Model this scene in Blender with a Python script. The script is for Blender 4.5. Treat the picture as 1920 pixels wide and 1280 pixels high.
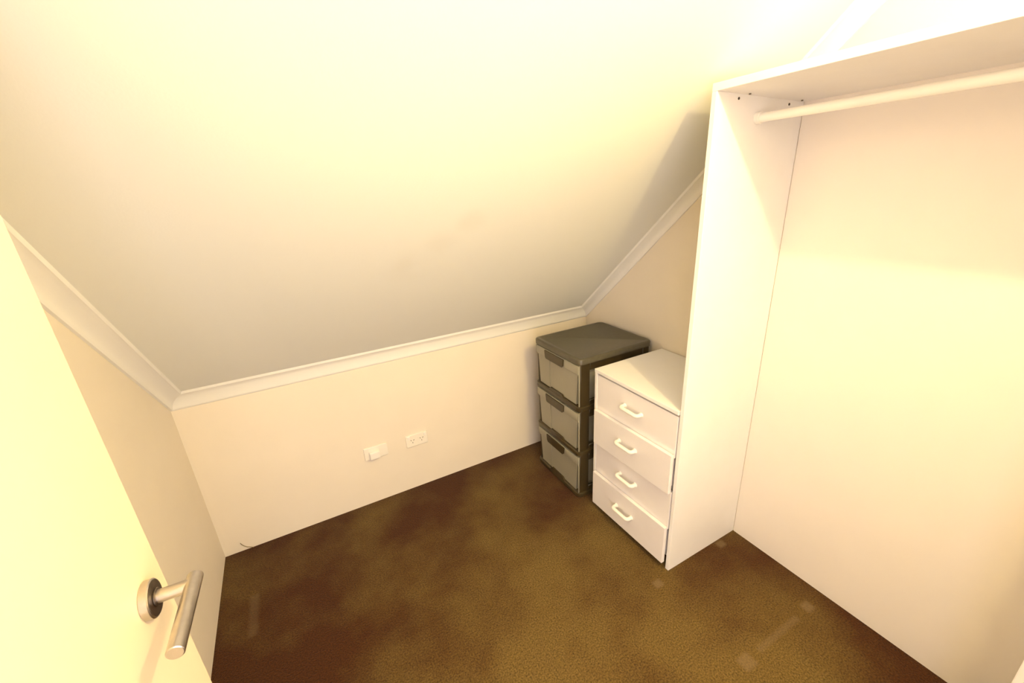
import bpy, bmesh, math, random
from mathutils import Vector, Matrix
random.seed(4)
C = bpy.context.scene.collection
for o in list(bpy.data.objects): bpy.data.objects.remove(o)

# ------------------------------------------------------------------ camera
W, S_, K0 = 2.029, 0.938, 0.800      # room width, ceiling slope, height where the slope meets the knee wall
YN = -2.16                           # near (entry) wall
yaw, pitch, roll = 0.48347478, 0.35261521, 0.05469985
fw = Vector((math.sin(yaw)*math.cos(pitch), math.cos(yaw)*math.cos(pitch), -math.sin(pitch)))
rt = Vector((math.cos(yaw), -math.sin(yaw), 0)); dn = fw.cross(rt)
r2 = rt*math.cos(roll) + dn*math.sin(roll); d2 = -rt*math.sin(roll) + dn*math.cos(roll)
cam = bpy.data.cameras.new('camera'); co = bpy.data.objects.new('camera', cam); C.objects.link(co)
m3 = Matrix((r2, -d2, -fw)).transposed()
co.matrix_world = Matrix.Translation((0.50601, -1.92617, 1.5)) @ m3.to_4x4()
cam.sensor_width = 36; cam.lens = 788.82/1920*36; cam.clip_start = 0.02
bpy.context.scene.camera = co

# ------------------------------------------------------------------ light and exposure
sc = bpy.context.scene
sc.view_settings.view_transform = 'Standard'; sc.view_settings.look = 'None'
sc.view_settings.gamma = 1.0; sc.view_settings.use_curve_mapping = False
sc.view_settings.exposure = 0.0
w = bpy.data.worlds.new('world'); sc.world = w; w.use_nodes = True
w.node_tree.nodes['Background'].inputs[0].default_value = (1.0, 0.86, 0.80, 1)
w.node_tree.nodes['Background'].inputs[1].default_value = 5.1
LAMP = Vector((1.27, -1.97, 2.12))
ld = bpy.data.lights.new('bulb_light', 'POINT'); lo = bpy.data.objects.new('bulb_light', ld); C.objects.link(lo)
ld.energy = 46; ld.color = (1.0, 0.77, 0.36); ld.shadow_soft_size = 0.015; lo.location = LAMP

# ------------------------------------------------------------------ materials
def mat(name, col, rough=0.5, metal=0.0, noise=0.0, nscale=40, bump=0.0, bscale=300, spec=0.5, trans=0.0, coat=0.0):
    m = bpy.data.materials.new(name); m.use_nodes = True; nt = m.node_tree; b = nt.nodes['Principled BSDF']
    b.inputs['Base Color'].default_value = (*col, 1); b.inputs['Roughness'].default_value = rough
    b.inputs['Metallic'].default_value = metal; b.inputs['Specular IOR Level'].default_value = spec
    b.inputs['Transmission Weight'].default_value = trans; b.inputs['Coat Weight'].default_value = coat
    tc = nt.nodes.new('ShaderNodeTexCoord')
    if noise:
        n = nt.nodes.new('ShaderNodeTexNoise'); n.inputs['Scale'].default_value = nscale; n.inputs['Detail'].default_value = 4
        nt.links.new(tc.outputs['Object'], n.inputs['Vector'])
        r = nt.nodes.new('ShaderNodeValToRGB')
        r.color_ramp.elements[0].position = .3; r.color_ramp.elements[1].position = .7
        r.color_ramp.elements[0].color = (*[c*(1-noise) for c in col], 1)
        r.color_ramp.elements[1].color = (*[min(1, c*(1+noise)) for c in col], 1)
        nt.links.new(n.outputs['Fac'], r.inputs['Fac']); nt.links.new(r.outputs['Color'], b.inputs['Base Color'])
    if bump:
        n = nt.nodes.new('ShaderNodeTexNoise'); n.inputs['Scale'].default_value = bscale; n.inputs['Detail'].default_value = 3
        nt.links.new(tc.outputs['Object'], n.inputs['Vector'])
        bp = nt.nodes.new('ShaderNodeBump'); bp.inputs['Strength'].default_value = bump; bp.inputs['Distance'].default_value = .002
        nt.links.new(n.outputs['Fac'], bp.inputs['Height']); nt.links.new(bp.outputs['Normal'], b.inputs['Normal'])
    return m
M = {}
M['wall'] = mat('wall_paint', (.83, .765, .66), .7, noise=.012, nscale=6, bump=.15, bscale=220, spec=.3)
M['wardrobe'] = mat('white_melamine', (.86, .845, .85), .4, noise=.01, nscale=15, bump=.05, bscale=120)
M['back'] = mat('cream_backboard', (.84, .79, .755), .55, noise=.012, nscale=5, bump=.08, bscale=160)
M['door'] = mat('door_paint', (.86, .745, .53), .45, noise=.01, nscale=8, bump=.08, bscale=160)
M['trim'] = mat('cornice_paint', (.86, .86, .84), .5, bump=.05, bscale=160)
M['chest'] = mat('chest_laminate', (.86, .85, .85), .45, noise=.01, nscale=20)
M['drawer'] = mat('drawer_laminate', (.84, .81, .82), .5, noise=.01, nscale=20)
M['pull'] = mat('white_plastic', (.90, .88, .84), .3)
M['steel'] = mat('brushed_steel', (.54, .50, .46), .32, metal=1, noise=.06, nscale=90, bump=.1, bscale=400)
M['steel_dark'] = mat('dark_steel', (.18, .15, .12), .38, metal=1, noise=.3, nscale=45)  # darker steel tone with blotchy variation, for rose face and screws
M['plate'] = mat('cream_plastic', (.88, .84, .76), .35)
M['dark'] = mat('dark_slot', (.05, .035, .02), .6)
M['frame'] = mat('grey_brown_plastic', (.048, .035, .015), .28, noise=.05, nscale=30)
M['lid'] = mat('dark_lid_plastic', (.085, .076, .052), .30, noise=.08, nscale=60, bump=.15, bscale=400)
M['clear'] = mat('frosted_plastic', (.42, .40, .31), .35, trans=.3, noise=.04, nscale=8)
M['thread'] = mat('olive_thread', (.22, .17, .05), .8)
M['hall'] = mat('hall_paint', (.8, .76, .7), .7)

def ceiling_mat():
    m = mat('ceiling_paint', (.79, .80, .755), .75, bump=.1, bscale=160, spec=.3); nt = m.node_tree; b = nt.nodes['Principled BSDF']
    N, L = nt.nodes, nt.links
    tc = N.new('ShaderNodeTexCoord'); n = N.new('ShaderNodeTexNoise'); n.inputs['Scale'].default_value = 5; n.inputs['Detail'].default_value = 2
    L.new(tc.outputs['Object'], n.inputs['Vector'])
    fac = None
    for (c, rad, amt) in SMUDGES:                                   # faint rub marks on the paint
        d = N.new('ShaderNodeVectorMath'); d.operation = 'DISTANCE'; d.inputs[1].default_value = c; L.new(tc.outputs['Object'], d.inputs[0])
        r = N.new('ShaderNodeMapRange'); r.interpolation_type = 'SMOOTHSTEP'
        r.inputs['From Min'].default_value = 0; r.inputs['From Max'].default_value = rad
        r.inputs['To Min'].default_value = amt; r.inputs['To Max'].default_value = 0; L.new(d.outputs['Value'], r.inputs['Value'])
        if fac is None: fac = r.outputs[0]
        else:
            a = N.new('ShaderNodeMath'); a.operation = 'MAXIMUM'; L.new(fac, a.inputs[0]); L.new(r.outputs[0], a.inputs[1]); fac = a.outputs[0]
    mr = N.new('ShaderNodeMapRange'); mr.inputs['From Min'].default_value = .3; mr.inputs['From Max'].default_value = .7; L.new(n.outputs['Fac'], mr.inputs['Value'])
    mu = N.new('ShaderNodeMath'); mu.operation = 'MULTIPLY'; L.new(fac, mu.inputs[0]); L.new(mr.outputs[0], mu.inputs[1])
    mx = N.new('ShaderNodeMix'); mx.data_type = 'RGBA'; mx.inputs[6].default_value = (.79, .80, .755, 1); mx.inputs[7].default_value = (.55, .48, .38, 1)
    L.new(mu.outputs[0], mx.inputs[0]); L.new(mx.outputs[2], b.inputs['Base Color'])
    return m
SMUDGES = [((.89, -.49, 1.26), .13, .26), ((.97, -.56, 1.33), .10, .20), ((1.06, -.64, 1.40), .08, .20)]
M['ceiling'] = ceiling_mat()

def carpet_mat():
    m = bpy.data.materials.new('carpet'); m.use_nodes = True; nt = m.node_tree; b = nt.nodes['Principled BSDF']; N, L = nt.nodes, nt.links
    b.inputs['Roughness'].default_value = .95; b.inputs['Specular IOR Level'].default_value = .1
    b.inputs['Sheen Weight'].default_value = .15
    tc = N.new('ShaderNodeTexCoord')
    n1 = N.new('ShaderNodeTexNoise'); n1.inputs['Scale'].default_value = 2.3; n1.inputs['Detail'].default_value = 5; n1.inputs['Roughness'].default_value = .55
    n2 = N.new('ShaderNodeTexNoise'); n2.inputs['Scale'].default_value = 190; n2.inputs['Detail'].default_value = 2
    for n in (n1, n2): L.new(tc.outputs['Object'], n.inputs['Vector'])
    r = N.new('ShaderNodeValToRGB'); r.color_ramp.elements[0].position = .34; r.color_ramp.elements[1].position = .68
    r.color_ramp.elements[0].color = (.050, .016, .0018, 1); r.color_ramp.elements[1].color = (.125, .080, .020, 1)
    # pile colour paler around mid-floor, darker with distance from it
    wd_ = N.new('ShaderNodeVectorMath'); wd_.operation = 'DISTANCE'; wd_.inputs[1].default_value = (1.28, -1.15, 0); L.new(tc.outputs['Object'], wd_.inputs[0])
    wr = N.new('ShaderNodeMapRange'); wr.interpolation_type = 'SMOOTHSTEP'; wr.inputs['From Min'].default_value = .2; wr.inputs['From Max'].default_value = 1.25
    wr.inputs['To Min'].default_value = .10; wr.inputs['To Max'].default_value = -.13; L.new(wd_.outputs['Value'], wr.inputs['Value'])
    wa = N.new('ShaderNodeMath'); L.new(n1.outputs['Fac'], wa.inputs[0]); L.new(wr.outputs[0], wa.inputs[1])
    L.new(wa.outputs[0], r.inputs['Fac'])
    r2_ = N.new('ShaderNodeMapRange'); r2_.inputs['From Min'].default_value = .3; r2_.inputs['From Max'].default_value = .7
    r2_.inputs['To Min'].default_value = .5; r2_.inputs['To Max'].default_value = 1.5; L.new(n2.outputs['Fac'], r2_.inputs['Value'])
    mu = N.new('ShaderNodeVectorMath'); mu.operation = 'SCALE'; L.new(r.outputs['Color'], mu.inputs[0]); L.new(r2_.outputs[0], mu.inputs['Scale'])
    # flattened pile where furniture feet and edges once stood: boxes (x0,x1,y0,y1,amount)
    sp = N.new('ShaderNodeSeparateXYZ'); L.new(tc.outputs['Object'], sp.inputs[0])
    fac = None
    def soft(sock, c, h, e):
        a = N.new('ShaderNodeMath'); a.operation = 'SUBTRACT'; L.new(sock, a.inputs[0]); a.inputs[1].default_value = c
        d = N.new('ShaderNodeMath'); d.operation = 'ABSOLUTE'; L.new(a.outputs[0], d.inputs[0])
        q = N.new('ShaderNodeMapRange'); q.interpolation_type = 'SMOOTHSTEP'; q.inputs['From Min'].default_value = h; q.inputs['From Max'].default_value = h+e
        q.inputs['To Min'].default_value = 1; q.inputs['To Max'].default_value = 0; L.new(d.outputs[0], q.inputs['Value']); return q.outputs[0]
    for cx, cy, hx, hy, amt in MARKS:
        a = soft(sp.outputs['X'], cx, hx*.6, .02); c = soft(sp.outputs['Y'], cy, hy*.6, .016)
        p = N.new('ShaderNodeMath'); p.operation = 'MULTIPLY'; L.new(a, p.inputs[0]); L.new(c, p.inputs[1])
        g = N.new('ShaderNodeMath'); g.operation = 'MULTIPLY'; L.new(p.outputs[0], g.inputs[0]); g.inputs[1].default_value = amt
        if fac is None: fac = g.outputs[0]
        else:
            k = N.new('ShaderNodeMath'); k.operation = 'MAXIMUM'; L.new(fac, k.inputs[0]); L.new(g.outputs[0], k.inputs[1]); fac = k.outputs[0]
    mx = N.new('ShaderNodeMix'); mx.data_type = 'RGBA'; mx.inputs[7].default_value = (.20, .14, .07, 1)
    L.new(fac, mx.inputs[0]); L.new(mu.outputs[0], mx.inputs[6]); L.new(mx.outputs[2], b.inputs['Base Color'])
    bp = N.new('ShaderNodeBump'); bp.inputs['Strength'].default_value = .6; bp.inputs['Distance'].default_value = .004
    L.new(n2.outputs['Fac'], bp.inputs['Height']); L.new(bp.outputs['Normal'], b.inputs['Normal'])
    return m
MARKS = [(1.913, -1.090, .016, .012, .45), (1.537, -1.090, .014, .012, .5), (1.925, -1.437, .016, .014, .5), (1.563, -1.444, .026, .022, .5),
         (1.74, -1.441, .17, .003, .30), (.122, -.39, .010, .15, .18)]
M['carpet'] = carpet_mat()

# ------------------------------------------------------------------ helpers
def obj(name, bm, m, parent=None, smooth=False):
    bmesh.ops.recalc_face_normals(bm, faces=bm.faces[:])
    me = bpy.data.meshes.new(name); bm.to_mesh(me); bm.free()
    me.materials.append(M[m] if isinstance(m, str) else m)
    if smooth:
        for p in me.polygons: p.use_smooth = True
        try: me.set_sharp_from_angle(angle=math.radians(40))
        except Exception: pass
    o = bpy.data.objects.new(name, me); C.objects.link(o)
    if parent is not None: o.parent = parent
    return o
def box(bm, x0, x1, y0, y1, z0, z1, bev=0.0, seg=2):
    t = bmesh.new(); r = bmesh.ops.create_cube(t, size=1)
    for v in t.verts: v.co = Vector(((x0+x1)/2 + v.co.x*(x1-x0), (y0+y1)/2 + v.co.y*(y1-y0), (z0+z1)/2 + v.co.z*(z1-z0)))
    if bev: bmesh.ops.bevel(t, geom=t.edges[:], offset=bev, segments=seg, profile=.5, affect='EDGES')
    merge(bm, t)
def merge(bm, t):
    me = bpy.data.meshes.new('tmp'); t.to_mesh(me); t.free(); bm.from_mesh(me); bpy.data.meshes.remove(me)
def tube(bm, p0, p1, r0, r1=None, n=32, bev=0.0):
    p0, p1 = Vector(p0), Vector(p1); r1 = r0 if r1 is None else r1
    t = bmesh.new(); d = p1-p0; L = d.length
    prof = [(0, 0), (r0-bev, 0), (r0, bev), (r1, L-bev), (r1-bev, L), (0, L)] if bev else [(0, 0), (r0, 0), (r1, L), (0, L)]
    rings = []
    q = d.to_track_quat('Z', 'Y')
    for r, z in prof:
        if r <= 1e-9: rings.append([t.verts.new(p0 + q @ Vector((0, 0, z)))])
        else: rings.append([t.verts.new(p0 + q @ Vector((r*math.cos(2*math.pi*i/n), r*math.sin(2*math.pi*i/n), z))) for i in range(n)])
    for a, c in zip(rings, rings[1:]):
        for i in range(n):
            j = (i+1) % n
            if len(a) == 1: t.faces.new((a[0], c[i], c[j]))
            elif len(c) == 1: t.faces.new((a[i], a[j], c[0]))
            else: t.faces.new((a[i], a[j], c[j], c[i]))
    merge(bm, t)
def sweep(bm, pts, prof_fn):
    rings = [[bm.verts.new(p) for p in prof_fn(i)] for i in range(len(pts))]
    n = len(rings[0])
    for a, c in zip(rings, rings[1:]):
        for i in range(n):
            j = (i+1) % n; bm.faces.new((a[i], a[j], c[j], c[i]))
    bm.faces.new(rings[0]); bm.faces.new(rings[-1])
def pipe(bm, pts, r, n=12):
    pts = [Vector(p) for p in pts]
    def ring(i):
        d = (pts[min(i+1, len(pts)-1)] - pts[max(i-1, 0)]).normalized(); q = d.to_track_quat('Z', 'Y')
        return [pts[i] + q @ Vector((r*math.cos(2*math.pi*k/n), r*math.sin(2*math.pi*k/n), 0)) for k in range(n)]
    sweep(bm, pts, ring)
def prism(bm, poly, axis, a, b):
    def P(u, v, t): return {'x': (t, u, v), 'y': (u, t, v), 'z': (u, v, t)}[axis]
    A = [bm.verts.new(P(u, v, a)) for u, v in poly]; B = [bm.verts.new(P(u, v, b)) for u, v in poly]
    bm.faces.new(A); bm.faces.new(B[::-1])
    for i in range(len(poly)):
        j = (i+1) % len(poly); bm.faces.new((A[i], A[j], B[j], B[i]))
def rrect(x0, x1, y0, y1, r, n=6):
    out = []
    for cx, cy, a0 in ((x1-r, y1-r, 0), (x0+r, y1-r, 90), (x0+r, y0+r, 180), (x1-r, y0+r, 270)):
        for k in range(n+1):
            a = math.radians(a0 + 90*k/n); out.append((cx+r*math.cos(a), cy+r*math.sin(a)))
    return out
def struct(name, bm, m, smooth=False, parent=None):
    o = obj(name, bm, m, parent, smooth)
    if parent is None: o['kind'] = 'structure'
    return o
def thing(name, label, cat, loc=(0, 0, 0), group=None):
    o = bpy.data.objects.new(name, None); C.objects.link(o); o.location = loc; o.empty_display_size = .1
    o['label'] = label; o['category'] = cat
    if group: o['group'] = group
    return o
def put(o, root):                       # world-space mesh -> child of a thing standing at root.location
    o.data.transform(Matrix.Translation(-root.location)); return o

# ------------------------------------------------------------------ room shell
T = .08
zc = lambda y: K0 - S_*y
HC = 2.22; YR = (K0-HC)/S_              # flat ceiling height and where the slope reaches it
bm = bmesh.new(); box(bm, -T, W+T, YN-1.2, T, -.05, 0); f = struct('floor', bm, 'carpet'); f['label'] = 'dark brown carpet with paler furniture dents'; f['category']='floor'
bm = bmesh.new(); box(bm, -T, W+T, 0, T, 0, K0+.02); struct('wall_far', bm, 'wall')
prof = [(0, 0), (0, K0), (YR, HC), (YN-.1, HC), (YN-.1, 0)]
bm = bmesh.new(); prism(bm, prof, 'x', -T, 0); struct('wall_left', bm, 'wall')
bm = bmesh.new(); prism(bm, prof, 'x', W, W+T); struct('wall_right', bm, 'wall')
DX0, DX1 = .185, 1.03                   # doorway in the entry wall
bm = bmesh.new(); box(bm, 0, DX0, YN-.1, YN, 0, HC); box(bm, DX1, W, YN-.1, YN, 0, HC); box(bm, DX0, DX1, YN-.1, YN, 2.06, HC); struct('wall_near', bm, 'wall')
bm = bmesh.new(); prism(bm, [(T, zc(T)), (YR, HC), (YN-.1, HC), (YN-.1, HC+T), (YR-.03, HC+T), (T, zc(T)+.12)], 'x', 0, W); struct('ceiling', bm, 'ceiling')

# cornice: (out from knee wall, out from side wall, drop below the slope)
CP = [(0, 0, .0545), (.006, .008, .0545), (.007, .010, .0485)]
for k in range(1, 8):
    u = k/8; s = math.sin(math.pi*u)
    CP.append((.007+(.026-.007)*u - .0055*s, .010+(.050-.010)*u - .009*s, .0485+(.010-.0485)*u - .004*s))
CP += [(.026, .050, .010), (.031, .055, .0105), (.032, .060, 0), (.0, .0, -.001)]
def gable_pt(c, y, left): return Vector((c[1] if left else W-c[1], y, zc(y)-c[2]))
bm = bmesh.new()
sweep(bm, [0, 1], lambda i: [Vector((c[1] if i == 0 else W-c[1], -c[0], zc(-c[0])-c[2])) for c in CP]); struct('trim_1', bm, 'trim', True)
for n, left in ((2, True), (3, False)):
    bm = bmesh.new()
    sweep(bm, [0, 1], lambda i: [gable_pt(c, -c[0] if i == 0 else YR, left) for c in CP]); struct('trim_%d' % n, bm, 'trim', True)
# door casing round the entry doorway
bm = bmesh.new()
box(bm, DX0-.045, DX0, YN, YN+.012, 0, 2.10, .002); box(bm, DX1, DX1+.045, YN, YN+.012, 0, 2.10, .002); box(bm, DX0, DX1, YN, YN+.012, 2.06, 2.10, .002)
struct('trim_4', bm, 'trim')

# ------------------------------------------------------------------ door with lever handle
PHI = -.0457
h = Vector((math.sin(PHI), -math.cos(PHI), 0)); nn = Vector((math.cos(PHI), math.sin(PHI), 0)); B = Vector((.2424, -1.3025, .9916))
bm = bmesh.new(); box(bm, -.775, .069, -.035, 0, .01-B.z, 2.04-B.z, .0015, 1)          # local: x = -h, y = n
door = struct('door_1', bm, 'door')
door.matrix_world = Matrix.Translation(B) @ Matrix(((-h.x, nn.x, 0), (-h.y, nn.y, 0), (0, 0, 1))).to_4x4()
door['label'] = 'cream flush door standing open at the left'; door['category'] = 'door'
bm = bmesh.new()
tube(bm, (0, .004, 0), (0, .055, 0), .0092, n=32, bev=.001)
tube(bm, (.0165, .055, 0), (-.108, .055, 0), .0101, n=40, bev=.0012)
hd = obj('door_handle', bm, 'steel', door, True); hd['label'] = 'brushed steel T-shaped lever handle'
bm = bmesh.new(); tube(bm, (0, 0, 0), (0, .0115, 0), .0262, n=48, bev=.0015); obj('rose', bm, 'steel', hd, True)
bm = bmesh.new(); tube(bm, (0, .0115, 0), (0, .0122, 0), .0238, n=48, bev=.0003); tube(bm, (0, .0122, 0), (0, .015, 0), .0125, n=32, bev=.0006)
o = obj('rose_plate', bm, 'steel_dark', hd, True); o['label'] = 'darker face of the rose'

# ------------------------------------------------------------------ open wardrobe on the right
YP = -1.069; PT = .016; XF = 1.6154; HW = 1.711; YE = -1.898
wd = thing('open_wardrobe', 'tall white open-fronted wardrobe frame with hanging rail against the right wall', 'wardrobe', (1.82, -1.48, 0))
bm = bmesh.new(); box(bm, XF, W-.003, YP, YP+PT, 0, HW, .0012, 1); put(obj('side_panel', bm, 'wardrobe', wd), wd)
bm = bmesh.new(); box(bm, XF, W-.003, YE-PT, YE, 0, HW, .0012, 1); put(obj('side_panel', bm, 'wardrobe', wd), wd)
bm = bmesh.new()
t = bmesh.new(); prism(t, [(XF, HW), (XF, HW+.020), (W-.003, HW+.012), (W-.003, HW-.012)], 'y', YE-PT, YP+PT)
bmesh.ops.bevel(t, geom=t.edges[:], offset=.001, segments=1, affect='EDGES'); merge(bm, t); put(obj('top_panel', bm, 'wardrobe', wd), wd)
bm = bmesh.new(); box(bm, W-.0036, W-.0004, YE+.001, YP-.001, 0, HW-.010); put(obj('back_panel', bm, 'back', wd), wd)
RX, RZ = 1.80, 1.649
bm = bmesh.new(); tube(bm, (RX, YP-.003, RZ), (RX, YE+.003, RZ), .0125, n=32); rail = put(obj('hanging_rail', bm, 'pull', wd, True), wd)
for y0, y1 in ((YP, YP-.014), (YE, YE+.014)):
    bm = bmesh.new(); tube(bm, (RX, y0, RZ), (RX, y1, RZ), .0165, n=32, bev=.001); put(obj('rail_socket', bm, 'pull', rail, True), wd)
for x, z in ((1.708, 1.6965), (1.948, 1.690)):
    bm = bmesh.new(); tube(bm, (x, YP, z), (x, YP-.0015, z), .0035, n=12); put(obj('screw', bm, 'dark', wd), wd)
for x, y in ((1.735, -1.083), (1.985, -1.085)):
    bm = bmesh.new(); z = HW - .012*(x-XF)/(W-XF); tube(bm, (x, y, z), (x, y, z-.003), .003, n=12); put(obj('screw', bm, 'steel_dark', wd), wd)

# ------------------------------------------------------------------ chest of drawers
CX, CY0, CY1, CH = 1.612, -1.0505, -.593, .729
ch = thing('chest_of_drawers', 'white four-drawer chest with bow handles beside the wardrobe side panel', 'chest of drawers', (1.81, -.82, 0))
XB = W-.008
bm = bmesh.new()
box(bm, CX, XB, CY1-.015, CY1, 0, CH-.016, .001, 1)                      # far side
box(bm, CX+.022, XB, CY0, CY0+.010, 0, CH-.016, .001, 1)                # near side, set back behind the drawer fronts
box(bm, XB-.006, XB, CY0+.010, CY1-.015, .03, CH-.016)
box(bm, CX+.030, CX+.045, CY0+.010, CY1-.015, .035, CH-.016)             # inner rails behind the fronts
put(obj('carcass', bm, 'chest', ch), ch)
bm = bmesh.new(); box(bm, CX-.002, XB, CY0, CY1, CH-.016, CH, .0015, 2); put(obj('top', bm, 'chest', ch), ch)
def pull_mesh():
    bm = bmesh.new(); L, D, r = .046, .026, .0080
    pts = [(0, -L, 0)]
    for a in range(0, 91, 18): pts.append((-D+.012 - .012*math.sin(math.radians(a)), -L+.012-.012*math.cos(math.radians(a)), 0))
    for a in range(90, -1, -18): pts.append((-D+.012 - .012*math.sin(math.radians(a)), L-.012+.012*math.cos(math.radians(a)), 0))
    pts.append((0, L, 0)); pipe(bm, pts, r, 14)
    for sy in (-L, L): tube(bm, (0, sy, 0), (-.006, sy, 0), .0105, .009, n=16)
    return bm
y0, y1 = CY0+.003, CY1-.0165
for xf, za, zb, ty, hy, hz in ((CX+.003, .530, .704, 0, -.828, .630), (CX-.015, .369, .541, .010, -.824, .466),
                               (CX+.003, .195, .372, .005, -.819, .288), (CX-.015, .026, .205, .010, -.824, .124)):
    bm = bmesh.new(); box(bm, xf, xf+.016, y0, y1, za, zb, .0012, 2)
    box(bm, xf+.016, XB-.03, y0+.012, y0+.022, za+.02, zb-.03); box(bm, xf+.016, XB-.03, y1-.022, y1-.012, za+.02, zb-.03)
    box(bm, xf+.016, XB-.03, y0+.022, y1-.022, za+.02, za+.025)
    yc = (y0+y1)/2
    for v in bm.verts: v.co.z -= ty*(v.co.y-yc)/(y1-y0)                # loose drawer fronts hang slightly out of level
    d = put(obj('drawer', bm, 'drawer', ch), ch)
    p = obj('handle', pull_mesh(), 'pull', d, True); p.location = Vector((xf, hy, hz)) - ch.location
    p.rotation_euler = (-ty/.44, 0, 0)

# ------------------------------------------------------------------ drawer tower of grey plastic
TX0, TX1, TY0, TY1, TH = 1.562, 2.010, -.546, -.156, .760
tw = thing('plastic_drawer_tower', 'dark grey plastic three-tier drawer tower with translucent fronts in the far right corner', 'storage drawers', (1.79, -.35, 0))
LT = .026
bm = bmesh.new()
def ring_lid(z, ins, r): return [Vector((x, y, z)) for x, y in rrect(TX0+ins, TX1-ins, TY0+ins, TY1-ins, r)]
zs = [(TH-LT, 0, .03), (TH-.006, 0, .03), (TH-.002, .002, .03), (TH, .006, .026), (TH, .016, .02), (TH-.002, .020, .018)]
sweep(bm, zs, lambda i: ring_lid(*zs[i])); put(obj('lid', bm, 'lid', tw, True), tw)
hh = (TH-LT)/3
for k in range(3):
    zb = k*hh
    fx0, fx1, fy0, fy1 = TX0+.012, TX1-.012, TY0+.012, TY1-.012
    # frame: base tray rail, posts, side rails, back
    bm = bmesh.new()
    rz = [(zb+.002, .008), (zb+.006, .002), (zb+.024, .002), (zb+.028, .006)]
    sweep(bm, rz, lambda i: [Vector((x, y, rz[i][0])) for x, y in rrect(TX0+rz[i][1], TX1-rz[i][1], TY0+rz[i][1], TY1-rz[i][1], .026)])
    prism(bm, [(TY0+.12, zb+.02), (TY0+.145, zb+.041), (TY1-.145, zb+.041), (TY1-.12, zb+.02)], 'x', TX0+.003, TX0+.014)     # raised stop in the middle of the rail
    for yy0, yy1 in ((fy0, fy0+.012), (fy1-.012, fy1)):
        box(bm, fx0+.004, fx0+.058, yy0, yy1, zb+.026, zb+hh, .002, 1); box(bm, fx1-.04, fx1, yy0, yy1, zb+.026, zb+hh, .002, 1)
        box(bm, fx0+.058, fx1-.04, yy0, yy1, zb+hh-.04, zb+hh, .002, 1); box(bm, fx0+.058, fx1-.04, yy0, yy1, zb+.026, zb+.05, .002, 1)
        box(bm, fx0+.20, fx0+.225, yy0, yy1, zb+.05, zb+hh-.04, .002, 1)
    box(bm, fx1-.008, fx1, fy0+.012, fy1-.012, zb+.026, zb+hh, .002, 1)
    put(obj('frame', bm, 'frame', tw, True), tw)
    # drawer: tapered translucent box with a wide front lip
    d0, d1 = zb+.032, zb+hh-.006
    bm = bmesh.new()
    yc = (TY0+TY1)/2; wt, wb = (TY1-TY0)/2-.016, (TY1-TY0)/2-.040
    prism(bm, [(yc-wb, d0), (yc+wb, d0), (yc+wt-.012, d1-.055), (yc+wt, d1-.050), (yc+wt, d1), (yc-wt, d1), (yc-wt, d1-.050), (yc-wt+.012, d1-.055)], 'x', TX0+.012, TX0+.017)
    for s_ in (-1, 1):
        a, b_ = yc+s_*(wb), yc+s_*(wt-.02)
        prism(bm, [(a, d0), (a-s_*.003, d0), (b_-s_*.003, d1-.02), (b_, d1-.02)], 'x', TX0+.017, TX1-.03)
    box(bm, TX0+.017, TX1-.03, yc-wb, yc+wb, d0, d0+.003); box(bm, TX1-.033, TX1-.03, yc-wb, yc+wb, d0+.003, d1-.02)
    box(bm, TX0+.004, TX0+.012, yc-wt, yc+wt, d1-.045, d1-.001, .003, 2)            # lip
    box(bm, TX0+.0085, TX0+.0125, yc+.060, yc+.066, d0+.01, d1-.05, .001, 1)        # moulded rib
    box(bm, TX0+.006, TX0+.013, TY0+.010, TY0+.016, d0-.002, d1-.001, .002, 1)      # outer flange on the near edge
    dr = put(obj('drawer', bm, 'clear', tw, True), tw)
    bm = bmesh.new()
    prism(bm, [(yc-.070, d1-.006), (yc+.090, d1-.006), (yc+.086, d1-.040), (yc+.078, d1-.048), (yc-.058, d1-.048), (yc-.066, d1-.040)], 'x', TX0-.002, TX0+.005)
    put(obj('drawer_pull', bm, 'frame', dr), tw)

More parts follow.
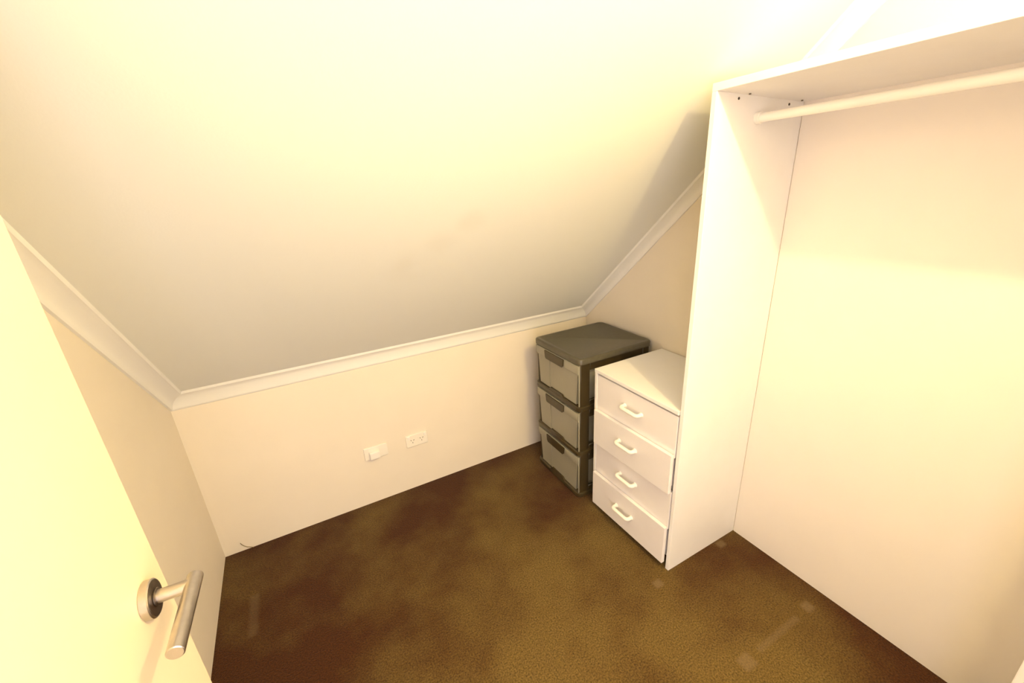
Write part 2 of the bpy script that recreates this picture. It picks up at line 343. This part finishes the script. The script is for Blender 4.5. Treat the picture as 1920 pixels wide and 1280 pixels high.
# ------------------------------------------------------------------ wall plates
so = thing('power_socket', 'white double power point with two small rocker switches, low on the knee wall', 'power outlet', (.923, 0, .2895))
bm = bmesh.new(); box(bm, -.057, .057, -.009, 0, -.035, .035, .003, 2); obj('plate', bm, 'plate', so)
for x in (-.043, .043):
    bm = bmesh.new(); box(bm, x-.0065, x+.0065, -.013, -.008, .014, .030, .0015, 2); obj('switch', bm, 'pull', so)
for x in (-.024, .024):
    bm = bmesh.new()
    for a, cx, cz in ((-30, -.0072, .004), (30, .0072, .004), (0, 0, -.010)):
        t = bmesh.new(); box(t, -.0012, .0012, -.0094, -.0085, -.0038, .0038)
        bmesh.ops.rotate(t, verts=t.verts[:], cent=(0, 0, 0), matrix=Matrix.Rotation(math.radians(a), 3, 'Y'))
        bmesh.ops.translate(t, verts=t.verts[:], vec=(x+cx, 0, cz)); merge(bm, t)
    o = obj('pin_slots', bm, 'dark', so)
sp = thing('wall_plate', 'cream cable outlet plate with a raised block, left of the double power point', 'wall plate', (.7135, 0, .2925))
bm = bmesh.new(); box(bm, -.057, .057, -.009, 0, -.0345, .0345, .003, 2); obj('plate', bm, 'plate', sp)
bm = bmesh.new(); box(bm, -.034, .014, -.030, -.008, -.026, .012, .004, 3); obj('raised_block', bm, 'pull', sp)

# ------------------------------------------------------------------ loose carpet thread by the left corner
bm = bmesh.new()
pipe(bm, [(.112, -.006, .002), (.102, -.005, .008), (.090, -.004, .014), (.080, -.004, .024), (.073, -.004, .036), (.069, -.0045, .048)], .0011, 6)
o = obj('carpet_thread', bm, 'thread', None, True); o['label'] = 'thin olive thread curling up from the carpet edge near the left corner'; o['category'] = 'thread'

# ------------------------------------------------------------------ lamp holder (bulb itself is the light at the top of this script)
bm = bmesh.new(); tube(bm, (LAMP.x, LAMP.y, HC), (LAMP.x, LAMP.y, HC-.018), .045, .04, n=32); tube(bm, (LAMP.x, LAMP.y, HC-.018), (LAMP.x, LAMP.y, HC-.045), .02, n=24)
o = obj('lamp_holder', bm, 'pull', None, True); o['label'] = 'white batten lamp holder on the flat ceiling above the doorway'; o['category'] = 'ceiling light'
